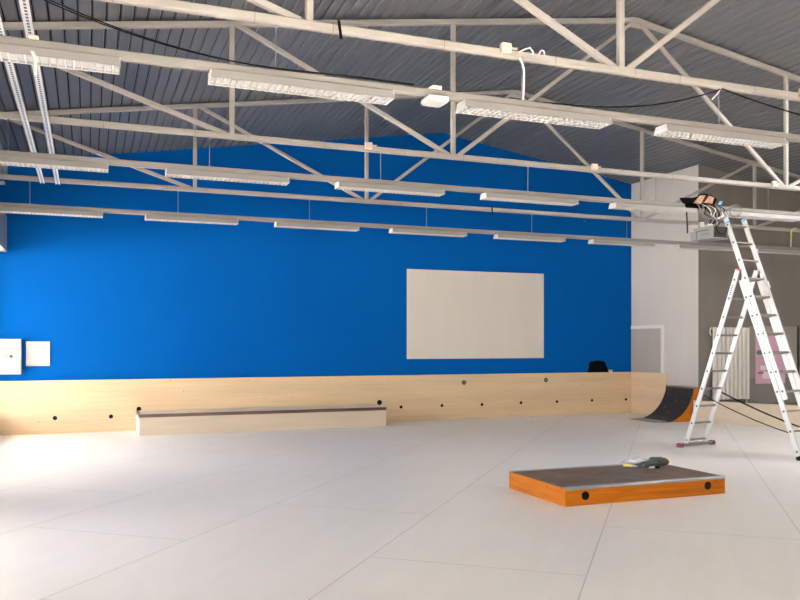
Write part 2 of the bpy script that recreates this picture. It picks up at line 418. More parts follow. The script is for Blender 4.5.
# plaster patch on the white return wall
ap = thing('wall_patch', 'bare grey plasterboard patch edged in white filler on the right return wall', 'wall patch', (XR,14.3,.9))
MB().box((XR-.010,13.80,.9),(XR,14.835,1.87)).build('board', M['patch'], ap)
fr = MB(); fr.box((XR-.016,13.75,.9),(XR,13.84,1.91)); fr.box((XR-.016,13.84,1.84),(XR,14.838,1.91))
fr.build('filler_edge', M['filler'], ap)

# black bag on the dado, small white piece next to it
bg = thing('black_bag', 'black wedge shaped bag standing on the spruce panel below the blue wall', 'bag', (10.3,14.81,.893))
kb = MB(); kb.prism([(10.11,14.772,.893),(10.60,14.772,.893),(10.505,14.79,1.125),(10.46,14.79,1.138),(10.17,14.79,1.138),(10.135,14.79,1.10)],(0,.047,0))
kb.build('body', M['black_fabric'], bg)
MB().prism([(10.08,14.766,.893),(10.135,14.766,.893),(10.19,14.784,1.13),(10.14,14.784,1.06)],(0,.045,0)).build('side_pocket', M['black_fabric'], bg)
MB().tube([(10.20,14.77,1.13),(10.26,14.768,1.145),(10.36,14.768,1.147),(10.42,14.77,1.135)],.008,6).build('handle', M['black'], bg)
o = MB().bbox((10.60,14.775,.893),(10.70,14.82,.945),.006).build('wooden_block', M['spruce_pale']); tag(o, 'tiny pale block lying right of the black bag', 'block')
# ------------------------------------------------------------------ grind ledge
ld = thing('grind_ledge', 'long low plywood grind ledge with brown steel edge before the timber panel', 'skate ledge', (2.95,14.3,0))
LX0, LX1, LY0, LY1, LZ = .79, 5.105, 13.905, 14.78, .345
MB().box((LX0+.006,LY0,0),(LX1,LY1-.002,LZ-.012)).build('body', M['spruce_pale'], ld)
tag(MB().box((LX0,LY0+.004,0),(LX0+.006,LY1-.004,LZ-.03)).build('end_panel', M['white_ply'], ld), 'white end panel')
MB().box((LX0+.03,LY0+.03,LZ-.012),(LX1-.01,LY1-.004,LZ)).build('top', M['ledge_top'], ld)
c = MB(); c.box((LX0-.006,LY0-.008,LZ-.05),(LX1+.004,LY0+.03,LZ+.004)); c.build('steel_edge', M['brown_steel'], ld)
MB().box((LX0-.006,LY0+.03,LZ-.045),(LX0+.03,LY1-.02,LZ+.004)).build('steel_end_edge', M['brown_steel'], ld)
# ------------------------------------------------------------------ platform box in front
bx = thing('skate_platform', 'low orange wooden skate platform with worn brown top in the foreground', 'skate box', (5.06,6.93,0))
BX0,BX1,BY0,BY1,BZ = 4.112,5.965,6.40,7.462,.172
MB().box((BX0+.02,BY0,0),(BX1,BY0+.02,BZ-.012)).build('front_board', M['orange_x'], bx)
MB().box((BX0+.02,BY1-.02,0),(BX1,BY1,BZ-.012)).build('rear_board', M['orange_x'], bx)
e = MB(); e.box((BX0,BY0,0),(BX0+.02,BY0+.602,BZ-.006)); e.box((BX0,BY0+.605,0),(BX0+.02,BY1,BZ-.006)); e.build('end_board', M['orange_y'], bx)
MB().box((BX1,BY0,0),(BX1+.02,BY1,BZ-.012)).build('end_board', M['orange_y'], bx)
MB().box((BX0+.02,BY0+.055,BZ-.012),(BX1+.02,BY1-.05,BZ)).build('top_board', M['worn_top'], bx)
for y0, y1 in ((BY0-.006,BY0+.055),(BY1-.05,BY1+.006)):
    k = MB(); k.bbox((BX0+.005,y0,BZ-.024 if y0 < 7 else BZ-.012),(BX1+.024,y1,BZ+.003),.004); k.build('steel_edge', M['steel_edge'], bx)
for x, z in ((4.33,.09),(5.765,.093)):
    MB().disc((x,BY0+.002,z),(0,-1,0),.041,.006,24).build('hole', M['black'], bx)
# things left on the platform
pb = MB(); nu, nv = 22, 12; vv = []; ff = []
for j in range(nv+1):
    for i in range(nu+1):
        u, w = i/nu, j/nv
        x = 5.50+.42*u; y = 7.28+.20*w
        z = BZ+.006+.075*math.sin(PI*w)**.7*(.55+.45*abs(math.sin(7*u+3*w)))*(.5+.5*math.sin(PI*min(1,u*1.1+.05)))+.012*math.sin(23*u+9*w)
        vv.append((x+.015*math.sin(9*w+4*u), y+.012*math.sin(11*u), max(z,BZ+.005)))
for j in range(nv):
    for i in range(nu):
        q = j*(nu+1)+i; ff.append((q,q+1,q+nu+2,q+nu+1))
pb.add(vv, ff, 0, False)
tag(pb.build('plastic_bag', M['film']), 'crumpled clear plastic bag at the back of the skate platform', 'plastic bag')
gl = thing('work_glove', 'grey knitted work glove with olive cuff on the skate platform', 'glove', (5.72,7.2,BZ))
k = MB(); k.blob((5.70,7.20,BZ+.036),(.14,.065,.036),0,.10,20,12,3,Matrix.Rotation(.15,3,'Z')); k.blob((5.80,7.22,BZ+.055),(.085,.06,.045),0,.14,16,10,8)
k.build('hand', M['glove'], gl)
for i, (dx,dy,L) in enumerate(((-.06,-.045,.10),(-.03,-.02,.12),(-.02,.01,.115),(-.045,.04,.09))):
    MB().tube([(5.66,7.20+dy*.6,BZ+.026),(5.60+dx*.3,7.19+dy,BZ+.026),(5.645-L+dx*.2,7.17+dy*1.3,BZ+.014)],[.019,.017,.010],8).build('finger', M['glove'], gl)
tag(MB().blob((5.905,7.235,BZ+.040),(.06,.062,.040),0,.08,16,10,5).build('cuff', M['cuff'], gl), 'olive brown cuff')
mk = thing('marker_pen', 'yellow and white marker pen left of the grey glove', 'marker', (5.5,7.24,BZ))
MB().tube([(5.43,7.31,BZ+.013),(5.50,7.25,BZ+.013)],.012,10).build('barrel', M['yellow_bright'], mk)
tag(MB().tube([(5.50,7.25,BZ+.013),(5.545,7.212,BZ+.013)],.013,10).build('cap', M['white_plastic'], mk), 'white cap')
pl = MB(); pl.bbox((5.545,7.235,BZ),(5.60,7.275,BZ+.03),.006); pl.tube([(5.60,7.25,BZ+.012),(5.63,7.24,BZ+.018),(5.65,7.22,BZ+.01)],.006,6)
tag(pl.build('cable_plug', M['black']), 'small black plug between marker and glove', 'plug')
bt = thing('battery', 'small white and black battery before the grey glove', 'battery', (5.66,7.08,BZ))
MB().tube([(5.60,7.095,BZ+.011),(5.665,7.08,BZ+.011)],.011,10).build('sleeve', M['white_plastic'], bt)
tag(MB().tube([(5.665,7.08,BZ+.011),(5.715,7.068,BZ+.011)],.011,10).build('end', M['black'], bt), 'black end')

# ------------------------------------------------------------------ quarter pipe
qp = thing('quarter_pipe', 'small black quarter pipe with orange wooden side by the white return wall', 'skate ramp', (10.8,13.1,0))
QX0,QX1,QXE,QY0,QY1,QZ = 10.27,11.02,11.175,12.62,13.42,.655
N = 16; curve = []
R_ = ((QX1-QX0)**2+QZ**2)/(2*QZ)
for i in range(N+1):
    a_ = i/N*math.asin((QX1-QX0)/R_); curve.append((QX0+R_*math.sin(a_), R_*(1-math.cos(a_))))
sk = MB(); th = .02
poly = [(x,z) for x, z in curve]
for i in range(N):
    (xa,za),(xb,zb) = curve[i],curve[i+1]
    sk.prism([(xa,QY0,za),(xb,QY0,zb),(xb+.01,QY0,max(zb-th,0)),(xa+.01,QY0,max(za-th,0))],(0,QY1-QY0,0),0)
for q in range(len(sk.s)): sk.s[q] = False
sk.build('riding_surface', M['ramp_black'], qp)
for y in (QY0,QY1-.02):
    MB().prism([(curve[0][0]+.02,y+.001,0)]+[(x+.006,y+.001,max(z-.012,0)) for x,z in curve[1:]]+[(QXE,y+.001,QZ-.012),(QXE,y+.001,0)],(0,.018,0)).build('side_board', M['orange_y'] if y > 13 else M['orange_x'], qp)
MB().box((QX1,QY0,QZ-.02),(QXE,QY1,QZ)).build('deck', M['orange_y'], qp)
MB().tube([(QX1,QY0-.004,QZ-.006),(QX1,QY1+.004,QZ-.006)],.014,10).build('coping', M['alu_dark'], qp)
MB().prism([(QX0-.16,QY0,.002),(QX0+.12,QY0,.017),(QX0+.12,QY0,.024),(QX0-.16,QY0,.006)],(0,QY1-QY0,0)).build('toe_plate', M['grey_plate'], qp)

# ------------------------------------------------------------------ radiator and posters on the greige wall
rd = thing('radiator', 'tall cream column radiator behind the ladder on the greige wall', 'radiator', (12.1,YR-.08,.35))
RX0, RX1, nc = 11.51, 12.45, 9
for i in range(nc):
    w = (RX1-RX0)/nc; x = RX0+i*w
    MB().bbox((x+.012,YR-.10,.40),(x+w-.012,YR-.05,1.84),.012).build('column', M['radiator'], rd)
for z in (.44,1.79): MB().tube([(RX0+.01,YR-.058,z),(RX1-.01,YR-.058,z)],.022,10).build('header', M['radiator'], rd)
MB().tube([(RX0-.02,YR-.06,1.68),(RX0-.05,YR-.06,1.72),(RX0-.055,YR-.06,1.80),(RX0-.02,YR-.06,1.83),(RX0+.02,YR-.06,1.79)],.014,8).build('air_valve', M['white_plastic'], rd)
for x in (RX0+.06,RX1-.06): MB().tube([(x,YR-.06,.0),(x,YR-.06,.44)],.012,8).build('pipe', M['white_plastic'], rd)
for x in (RX0+.15,RX1-.15): MB().box((x-.02,YR-.06,1.60),(x+.02,YR,1.64)).build('bracket', M['radiator'], rd)
bd = thing('wall_board', 'brownish board with a grey lower half fixed behind the pink poster', 'wall board', (13.160,YR,.3))
MB().box((12.527,YR-.012,.80),(13.784,YR,1.87)).build('upper_board', M['board_brown'], bd)
MB().box((12.527,YR-.010,.30),(13.784,YR,.78)).build('lower_board', M['board_grey'], bd)
MB().box((13.784,YR-.03,.3),(13.828,YR,1.88)).build('edge_strip', M['grey_dark'], bd)
MB().box((13.279,YR-.02,.3),(13.319,YR-.010,.72)).build('white_strip', M['white_plastic'], bd)
ps = thing('poster', 'pink poster with green and red print half hidden by the ladder', 'poster', (13.061,YR-.02,.7))
MB().box((12.666,YR-.018,.70),(13.457,YR-.012,1.74)).build('sheet', M['pink'], ps)
g = MB(); yq = YR-.019
g = MB(); g.add([(12.769+.085*math.cos(t_*PI/10),yq-.001,1.335+.05*math.sin(t_*PI/10)) for t_ in range(20)],[tuple(range(20))]); g.build('print_green', M['poster_green'], ps)
g = MB()
for xa,xb,za,zb in ((12.794,13.022,.98,1.07),(12.844,13.081,.80,.94),(12.913,13.160,1.10,1.14)): g.box((xa,yq-.001,za),(xb,yq,zb))
g.build('print_white', M['paper_white'], ps)
g = MB()
g.add([(12.794+.085*math.cos(t_*PI/10),yq-.002,.90+.05*math.sin(t_*PI/10)) for t_ in range(11)],[tuple(range(11))])
g.build('print_red', M['pink_red'], ps)
MB().box((13.319,yq-.001,1.55),(13.428,yq,1.73)).build('print_magenta', M['magenta'], ps)

# ------------------------------------------------------------------ roof trusses (one is built, two are copies)
PX = [-1.15, 1.435, 4.026, 9.196, 11.78, 14.37]
def top_z(x): return 5.702-.152*abs(x-X0)
tr0 = thing('roof_truss', 'x', 'roof truss', (X0,YT[0],ZB), 'cream steel roof trusses')
y = YT[0]; s = .058
MB().bar((-1.24,y,ZB),(16.0,y,ZB),.062,.064,b=.012).build('bottom_chord', M['steel'], tr0)
for xe in (-1.24, 16.0): MB().bar((X0,y,top_z(X0)),(xe,y,top_z(xe)),.07,.058,b=.006).build('top_chord', M['steel'], tr0)
for x in PX: MB().bar((x,y,ZB),(x,y,top_z(x)),.052,.052,up=(0,1,0),b=.006).build('post', M['steel'], tr0)
for (xa,ta),(xb,tb) in ((( -1.08,1),(1.37,0)),((1.50,1),(3.96,0)),((4.09,0),(X0-.03,1)),((X0+.03,1),(9.13,0)),((9.26,0),(11.71,1)),((11.85,0),(14.30,1))):
    MB().bar((xa,y,top_z(xa)-.01 if ta else ZB+.02),(xb,y,top_z(xb)-.01 if tb else ZB+.02),.045,.048,b=.005).build('diagonal', M['steel'], tr0)
MB().bbox((X0-.09,y-.012,top_z(X0)-.10),(X0+.09,y+.012,top_z(X0)+.02),.004).build('ridge_plate', M['steel'], tr0)
for x in (.15,1.05,1.6,2.45,3.4,4.15,4.6,5.4,6.15,7.2,8.3,9.3,10.4):
    MB().bar((x-.004,y,ZB),(x+.004,y,ZB),.066,.068,b=.012).build('cable_clip', M['track'], tr0)
trs = [tr0, copy_tree(tr0), copy_tree(tr0)]
for q, lab in enumerate(('cream steel roof truss nearest the camera, its top running out of view','middle cream steel roof truss spanning the hall under the ridge','cream steel roof truss closest to the blue wall')):
    trs[q]['label'] = lab; trs[q].location.y = YT[q]

# end bearing on the left of the back truss: post foot, knee brace
eb = thing('truss_bearing', 'cream bearing bracket on the lintel at the far left truss end', 'bracket', (-1.2,YT[2],3.62))
MB().bbox((-1.40,YT[2]-.08,3.62),(-1.02,YT[2]+.08,3.645),.004).build('foot_plate', M['steel'], eb)
MB().bar((-1.30,YT[2],3.645),(-1.16,YT[2],3.69),.06,.05).build('stub', M['steel'], eb)

# ------------------------------------------------------------------ lighting tracks
tk0 = thing('lighting_track', 'x', 'light track', (7.4,YT[0],3.31), 'grey lighting tracks under the trusses')
z0 = 3.311
pf = [(-.018,0),(.018,0),(.030,.016),(.030,.052),(.022,.062),(-.022,.062),(-.030,.052),(-.030,.016)]
tb = MB(); tb.prism([(-1.24,y+a_,z0+c_) for a_,c_ in pf],(17.2,0,0)); tb.build('rail', M['track'], tk0)
for i in range(9):
    x = -.717+1.917*i
    w = MB(); w.tube([(x,y,z0+.06),(x,y,ZB-.03)],.0035,6); w.tube([(x,y,z0+.055),(x,y,z0+.075)],.007,8); w.tube([(x,y,ZB-.05),(x,y,ZB-.03)],.008,8)
    w.build('hanger_wire', M['wire'], tk0)
tks = [tk0, copy_tree(tk0), copy_tree(tk0)]
for q, lab in enumerate(('grey lighting track hung under the nearest roof truss','grey lighting track hung under the middle roof truss','grey lighting track hung under the truss next to the blue wall')):
    tks[q]['label'] = lab; tks[q].location.y = YT[q]

# ------------------------------------------------------------------ light fixtures
FX0, FL = [-1.09,.755,2.597,4.425,6.275,8.12,9.96,11.80], 1.285
f0 = thing('light_fixture', 'x', 'ceiling light', (0,0,0), 'louvred fluorescent fixtures')
H = .061
hb = MB()   # housing: two sloping sides and a top
for sgn in (-1,1):
    hb.prism([(0,sgn*.092,0),(0,sgn*.088,0),(0,sgn*.060,H-.004),(0,sgn*.064,H)],(FL,0,0))
hb.prism([(0,-.064,H),(0,.064,H),(0,.060,H-.004),(0,-.060,H-.004)],(FL,0,0))
hb.prism([(0,-.066,.034),(0,.066,.034),(0,.064,.038),(0,-.064,.038)],(FL,0,0),1)
hb.build('housing', [M['lamp_body'], M['reflector']], f0, True)
for xe in (0,FL-.006):
    MB().prism([(xe,-.092,-.001),(xe,.092,-.001),(xe,.064,H+.001),(xe,-.064,H+.001)],(.006,0,0)).build('end_cap', M['louvre'], f0, True)
lv = MB(); nb = 28
for i in range(1,nb):
    x = FL*i/nb; 
    lv.add([(x-.005,-.084,0),(x+.005,-.084,0),(x+.005,.084,0),(x-.005,.084,0),(x-.001,-.070,.028),(x+.001,-.070,.028),(x+.001,.070,.028),(x-.001,.070,.028)],[(0,3,2,1),(4,5,6,7),(0,1,5,4),(1,2,6,5),(2,3,7,6),(3,0,4,7)])
for yy in (-.030,.030): lv.prism([(.006,yy-.0025,.0008),(.006,yy+.0025,.0008),(.006,yy+.001,.030),(.006,yy-.001,.030)],(FL-.012,0,0))
for sgn in (-1,1): lv.prism([(.006,sgn*.089,.0),(.006,sgn*.085,.0),(.006,sgn*.0845,.003),(.006,sgn*.088,.003)],(FL-.012,0,0))
lv.build('louvre', M['louvre'], f0, True)
MB().tube([(.03,0,.030),(FL-.03,0,.030)],.004,10).build('tube', M['tube'], f0, True)
ordn = ['first','second','third','fourth','fifth','sixth','seventh','eighth']
rown = ['nearest track','middle track','back track before the blue wall']
cnt = [4,6,8]; first = True
for r_ in range(3):
    for i in range(cnt[r_]):
        o = f0 if first else copy_tree(f0); first = False
        o.location = (FX0[i], YT[r_], 3.250)
        w = ''
        o['label'] = ('white louvred fluorescent fixture %s %s from left on the %s' % (w, ordn[i], rown[r_])).replace('  ',' ')

# small square lamp on the nearest track
el = thing('emergency_light', 'small white square lamp between two fixtures on the nearest track', 'emergency light', (2.36,YT[0]-.05,3.31))
yy = YT[0]-.03
MB().bbox((2.29,yy-.09,3.262),(2.45,yy+.07,3.30),.006).build('body', M['white_plastic'], el)
MB().bbox((2.30,yy-.08,3.256),(2.44,yy+.06,3.262),.002).build('diffuser', M['louvre'], el)
MB().tube([(2.37,yy,3.30),(2.37,yy+.03,3.32)],.006,6).build('stem', M['wire'], el)
tag(MB().prism([(2.32,YT[0]-.03,3.373),(2.43,YT[0]-.03,3.373),(2.43,YT[0]-.03,3.40),(2.36,YT[0]-.03,3.40)],(0,.06,0)).build('clamp', M['beige_plastic'], el), 'beige clamp on top of the track')

# ------------------------------------------------------------------ junction boxes, straps and cables on the trusses
JB = [(2.948,0,'beige junction box on the nearest truss left of the white drop cable'),(5.935,0,'beige junction box on the nearest truss at the right edge'),
      (2.953,1,'beige junction box on the middle truss in front of a back post'),(5.962,1,'beige junction box on the middle truss above a right diagonal'),(8.93,1,'beige junction box on the middle truss beside the right post')]
for x, r_, lab in JB:
    j = thing('junction_box', lab, 'junction box', (x,YT[r_]-.05,3.74), 'junction boxes on the trusses')
    yy = YT[r_]-.031
    MB().bbox((x-.042,yy-.045,3.70),(x+.042,yy,3.775),.006).build('body', M['beige_plastic'], j)
    MB().tube([(x+.042,yy-.02,3.745),(x+.075,yy-.02,3.745),(x+.10,yy-.012,3.75)],.009,8).build('cable_gland', M['beige_plastic'], j)
for nm, pts, r in (('loops',[(3.07,-.03),(3.12,.0),(3.17,.02),(3.20,-.01),(3.19,-.03)],.006),('loops',[(3.25,-.02),(3.265,.012),(3.29,.012),(3.30,-.02)],.006)):
    o = MB().tube([(x,YT[0]-.03,ZB+.045+dz) for x,dz in pts],r,6).build('cable_loop', M['cable_white'])
    tag(o, 'small white cable loop beside the junction box on the nearest truss' if pts[0][0] < 3.2 else 'tiny white cable clip loop above the white drop cable', 'cable')
o = MB().tube([(3.075,YT[0]-.036,3.69),(3.10,YT[0]-.036,3.65),(3.118,YT[0]-.03,3.60),(3.123,YT[0]-.02,3.5),(3.120,YT[0]-.02,3.42),(3.117,YT[0]-.01,3.37)],.008,8).build('drop_cable', M['cable_white'])
tag(o, 'white cable dropping from the nearest truss to its track', 'cable')
def strap(name, lab, x, yy, za, zb, w=.028, sway=.0):
    k = MB(); k.prism([(x-w/2,yy,za),(x+w/2,yy,za),(x+w/2+sway,yy,zb),(x-w/2+sway,yy,zb)],(0,-.006,0))
    tag(k.build(name, M['black']), lab, 'strap')
strap('cable_tie', 'black cable tie hanging off the nearest truss', 1.637, YT[0]-.036, 3.765, 3.635, .02, .018)
strap('cable_tie', 'short black tie on the back truss before the blue wall', 6.185, YT[2]-.036, 3.74, 3.625, .022)
strap('hanging_strap', 'black strap hanging below the middle track beside the grey box', 7.37, YT[1]-.095, 3.25, 2.965, .02, .012)
# twin black cable on the left, drooping to the nearest track
for k_, lab in ((0,'upper black cable drooping from top left onto the nearest track'),(1,'lower black cable drooping from top left onto the nearest track')):
    dz = -.03*k_; pts = []
    for i in range(17):
        u = i/16; x = -.86+2.15*u
        z = 3.372+.52*(1-u)**2.05+dz*(1-u)
        pts.append((x,YT[0]-.034-.014*k_,z))
    pts += [(1.7,YT[0]-.034-.012*k_,3.382),(2.2,YT[0]-.034-.012*k_,3.380)]
    tag(MB().tube(pts,.0045,6).build('black_cable', M['black']), lab, 'cable')
pts = [(2.45,YT[0],3.378),(3.0,YT[0]-.005,3.380),(3.4,YT[0]-.03,3.372)]
tag(MB().tube([(3.30,YT[0]+.0,3.38)]+[(3.42+1.62*i/14,YT[0]-.036,3.375+.30*(i/14)**2.1) for i in range(15)]+[(5.04+1.2*i/8,YT[0]-.036,3.672-.22*(i/8)+.06*(i/8)**2) for i in range(1,9)],.0062,8).build('black_cable', M['black']), 'black cable sagging between track and truss at the upper right', 'cable')
o = thing('wire_bracket', 'white forked wire tie holding the black cable on the nearest truss', 'wire tie', (5.03,YT[0],3.68))
MB().tube([(5.03,YT[0]-.036,3.685),(4.98,YT[0]-.036,3.62),(4.93,YT[0]-.036,3.575)],.006,6).build('tie', M['cable_white'], o)
hk = thing('yellow_hanger', 'yellow sleeved wire hanging from the back truss at far right', 'hanger', (12.66,YT[2],3.4))
MB().tube([(12.80,YT[2]-.035,3.745),(12.74,YT[2]-.035,3.74),(12.68,YT[2]-.035,3.715),(12.66,YT[2]-.035,3.69),(12.66,YT[2]-.03,3.52)],.014,8).build('sleeve', M['yellow'], hk)
MB().tube([(12.66,YT[2]-.03,3.52),(12.66,YT[2]-.02,3.375)],.009,8).build('wire', M['cable_white'], hk)

# slotted strips crossing under the trusses on the left
for xs_, lab in ((-.565,'left galvanised slotted strip crossing under the trusses'),(-.375,'right galvanised slotted strip crossing under the trusses')):
    k = MB(); ya, yb_ = 2.0, YT[2]+.06; zz = ZB-.034
    k.box((xs_-.026,ya,zz-.004),(xs_+.026,yb_,zz))
    for sg in (-1,1): k.box((xs_+sg*.026-.002,ya,zz-.018),(xs_+sg*.026+.002,yb_,zz))
    y_ = ya+.03
    while y_ < yb_-.04:
        k.box((xs_-.009,y_,zz-.0052),(xs_+.009,y_+.032,zz-.004),1); y_ += .056
    tag(k.build('slotted_strip', [M['zinc'], M['slot']]), lab, 'metal strip', 'slotted strips under the trusses')
o = thing('track_clamp', 'white clamp with a hanging tongue on the nearest track at left', 'clamp', (-.15,YT[0],3.31))
MB().bbox((-.34,YT[0]-.045,3.368),(-.28,YT[0]+.045,3.392),.005).build('saddle', M['beige_plastic'], o)
MB().prism([(-.325,YT[0]-.10,3.272),(-.305,YT[0]-.10,3.272),(-.282,YT[0]-.10,3.235),(-.284,YT[0]-.10,3.12),(-.300,YT[0]-.10,3.12),(-.300,YT[0]-.10,3.225)],(0,-.008,0)).build('tongue', M['white_plastic'], o)

# ------------------------------------------------------------------ ladder
PH = .183; r = Vector((math.cos(PH),math.sin(PH),0)); n = Vector((math.sin(PH),-math.cos(PH),0)); SPR = .27; LW = .41
ldr = thing('combination_ladder', 'tall aluminium A-frame ladder with extended top section on the right', 'ladder', (8.4,8.7,0))
def section(base, lean, a_s, b_s, rung_s, sgn, depth=.070, width=LW, shift=0):
    """base: left stile at z=0; lean angle; sgn +1 leans towards n"""
    d = (n*sgn*math.sin(lean)+Vector((0,0,math.cos(lean)))); dn = d.cross(r).normalized()
    st = []
    for side in (0,1):
        o = base+r*(width*side+shift)
        k = MB(); k.bar(o+d*a_s, o+d*b_s, .026, depth, up=dn, b=.004)
        for s_ in rung_s:
            c = o+d*s_+r*(-.0135 if side == 0 else .0135); k.disc(c, r*(-1 if side == 0 else 1), .017, .0012, 12, 1)
        st.append(k.build('stile', [M['alu'], M['slot']], ldr))
    for s_ in rung_s:
        p = base+d*s_+r*(shift+.012); q = base+d*s_+r*(width+shift-.012)
        k = MB(); k.bar(p, q, .030, .026, up=d, b=.005); k.build('rung', M['alu_dark'], ldr)
    return d, dn, st
bL = Vector((8.188,9.551,0)); s0 = .104
dL, dnL, stL = section(bL, .335, .035, s0+SPR*9+.135, [s0+SPR*i for i in range(10)], 1)
bR = Vector((8.563,7.838,0)); s2 = .119
dR, dnR, stR = section(bR, .348, .03, s2+SPR*9+.135, [s2+SPR*i for i in range(10)], -1)
bE = Vector((8.503,8.062,.886)); 
dE, dnE, stE = section(bE, .348, -.115, SPR*9+.125, [SPR*i for i in range(10)], -1, .068, LW-.004)
# stabiliser bar with rubber ends
c0 = bL+r*(LW/2)+Vector((0,0,.035))+n*.03
k = MB(); k.bar(c0-r*.345, c0+r*.345, .07, .036, b=.006); sb = k.build('stabiliser_bar', M['alu_dark'], ldr)
for sg in (-1,1):
    k = MB(); k.bar(c0+r*sg*.33-Vector((0,0,.005)), c0+r*sg*.385-Vector((0,0,.005)), .085, .06, b=.010); k.build('end_cap', M['red_foot'], sb)
for q in (0,1):
    o_ = bR+r*LW*q
    k = MB(); k.bar(o_+Vector((0,0,0))+dR*.0, o_+dR*.06, .034, .088, up=dnR, b=.004); k.build('foot', M['black'], ldr)
    t_ = bL+r*LW*q+dL*(s0+SPR*9+.135)
    k = MB(); k.bar(t_-dL*.004, t_+dL*.016, .029, .074, up=dnL, b=.004); k.build('top_cap', M['red'] if q == 0 else M['alu'], ldr)
    t_ = bE+r*(LW-.004)*q+dE*(SPR*9+.125)
    # hinge fittings between the legs
    h_ = bR+r*LW*q+dR*(s2+SPR*9+.02)
    k = MB(); k.bar(h_-dR*.01, h_+dR*.085, .031, .078, up=dnR, b=.008); k.build('hinge', M['alu_dark'], ldr)
    # tape near the top of the extension
    t2 = bE+r*(LW-.004)*q+dE*(SPR*9+(.035 if q == 0 else .10))
    k = MB(); k.bar(t2-dE*.014, t2+dE*.014, .0275, .0695, up=dnE); tag(k.build('tape', M['blue_tape'], ldr), 'light blue tape')
# guide bracket where the extension overlaps the lower section
for s_ in (1.2,):
    k = MB(); p_ = bE+r*(LW-.004)+dE*1.52; k.bar(p_-dE*.05,p_+dE*.05,.032,.105,up=dnE,b=.006); k.build('guide_bracket', M['alu'], ldr)
# maker's sticker on the left leg, blurred blue print
p_ = bL+dL*(s0+SPR*8.5)+r*-.0135
k = MB(); k.bar(p_-dL*.10, p_+dL*.10, .0022, .052, up=dnL)
for i in range(6):
    q_ = p_-dL*.075+dL*.026*i; k.bar(q_-dL*.009, q_+dL*.009, .0034, .034, up=dnL, mi=1)
tag(k.build('sticker', [M['sticker'], M['blue_ink']], ldr), 'white sticker with blue print')
# spreader straps, sagging between the legs
for (pa, pb_, sag, rr) in ((bL+dL*.83+r*.03, bR+dR*.36, .04, .007),(bL+r*LW+dL*.86, bR+r*LW+dR*.38, .03, .011)):
    pts = [pa.lerp(pb_, i/16)-Vector((0,0,sag*4*(i/16)*(1-i/16))) for i in range(17)]
    MB().tube(pts, rr, 8).build('spreader_strap', M['black'], ldr)

# ------------------------------------------------------------------ grey box hanging in its cables, and the tool pouch on the track
by = YT[1]
ebx = thing('equipment_box', 'grey metal equipment box hanging in cables beside the ladder top', 'equipment box', (7.78,by-.03,2.93))
Rz = Matrix.Rotation(.0,3,'Z')
def rb(lo, hi, name, m_, par, bv=.006, ang_=.06, cen=(7.845,by-.02,3.00)):
    k = MB(); k.bbox(lo, hi, bv)
    Rm = Matrix.Rotation(ang_,3,'Z'); cc = Vector(cen)
    k.v = [cc+Rm@p for p in k.v]
    return k.build(name, m_, par)
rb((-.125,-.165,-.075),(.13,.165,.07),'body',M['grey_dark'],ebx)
fp = rb((-.15,-.175,-.078),(-.125,.175,.078),'front_panel',M['grey_metal'],ebx)
rb((-.155,-.11,.015),(-.15,.12,.035),'slot',M['slot'],fp,.001); rb((-.155,-.11,-.03),(-.15,.02,-.02),'slot',M['slot'],fp,.001)
rb((-.165,.10,-.09),(-.14,.215,.03),'side_bracket',M['grey_metal'],ebx)
rb((.112,-.172,-.07),(.135,-.160,.06),'corner_strip',M['grey_metal'],ebx,.003)
rb((-.16,-.178,-.094),(.14,.178,-.078),'base_plate',M['grey_metal'],ebx,.004)
rb((-.12,-.06,.07),(-.01,.09,.15),'connector_block',M['white_plastic'],ebx,.01)
rnd = random.Random(4)
cab = [('cable_grey',.009),('cable_grey',.008),('black',.008),('cable_grey',.009),('cable_white',.008),('black',.007),('cable_grey',.008),('cable_grey',.007),('cable_white',.007),('black',.008),('cable_grey',.008),('cable_grey',.008),('black',.007),('cable_grey',.009),('cable_white',.007),('cable_grey',.008),('black',.006)]
wh = {'cable_grey':'grey','black':'black','cable_white':'white'}
for i, (cm, rr) in enumerate(cab):
    u = i/(len(cab)-1)
    xt = 7.60+.36*u; xb = 7.72+.22*((u*7.3)%1)
    pts = [(xt+.02,by+.02,3.376),(xt,by-.038,3.372),(xt-.05+.1*rnd.random(),by-.11-.02*rnd.random(),3.30),(xt+rnd.uniform(-.12,.10),by-.14,3.22),(xb+rnd.uniform(-.06,.06),by-.12,3.15),(xb,by-.05,3.10)]
    # smooth
    sm = []
    P = [Vector(pts[0])]+[Vector(p) for p in pts]+[Vector(pts[-1])]
    for a_ in range(len(P)-3):
        for t_ in range(6):
            w = t_/6; p0,p1,p2,p3 = P[a_:a_+4]
            sm.append(.5*((2*p1)+(p2-p0)*w+(2*p0-5*p1+4*p2-p3)*w*w+(3*p1-p0-3*p2+p3)*w**3))
    sm.append(P[-1])
    tag(MB().tube(sm, rr, 6).build('hanging_cable', M[cm]), '%s cable tangled between the middle track and the grey equipment box' % wh[cm], 'cable', 'tangled cables above the grey box, %s' % wh[cm])
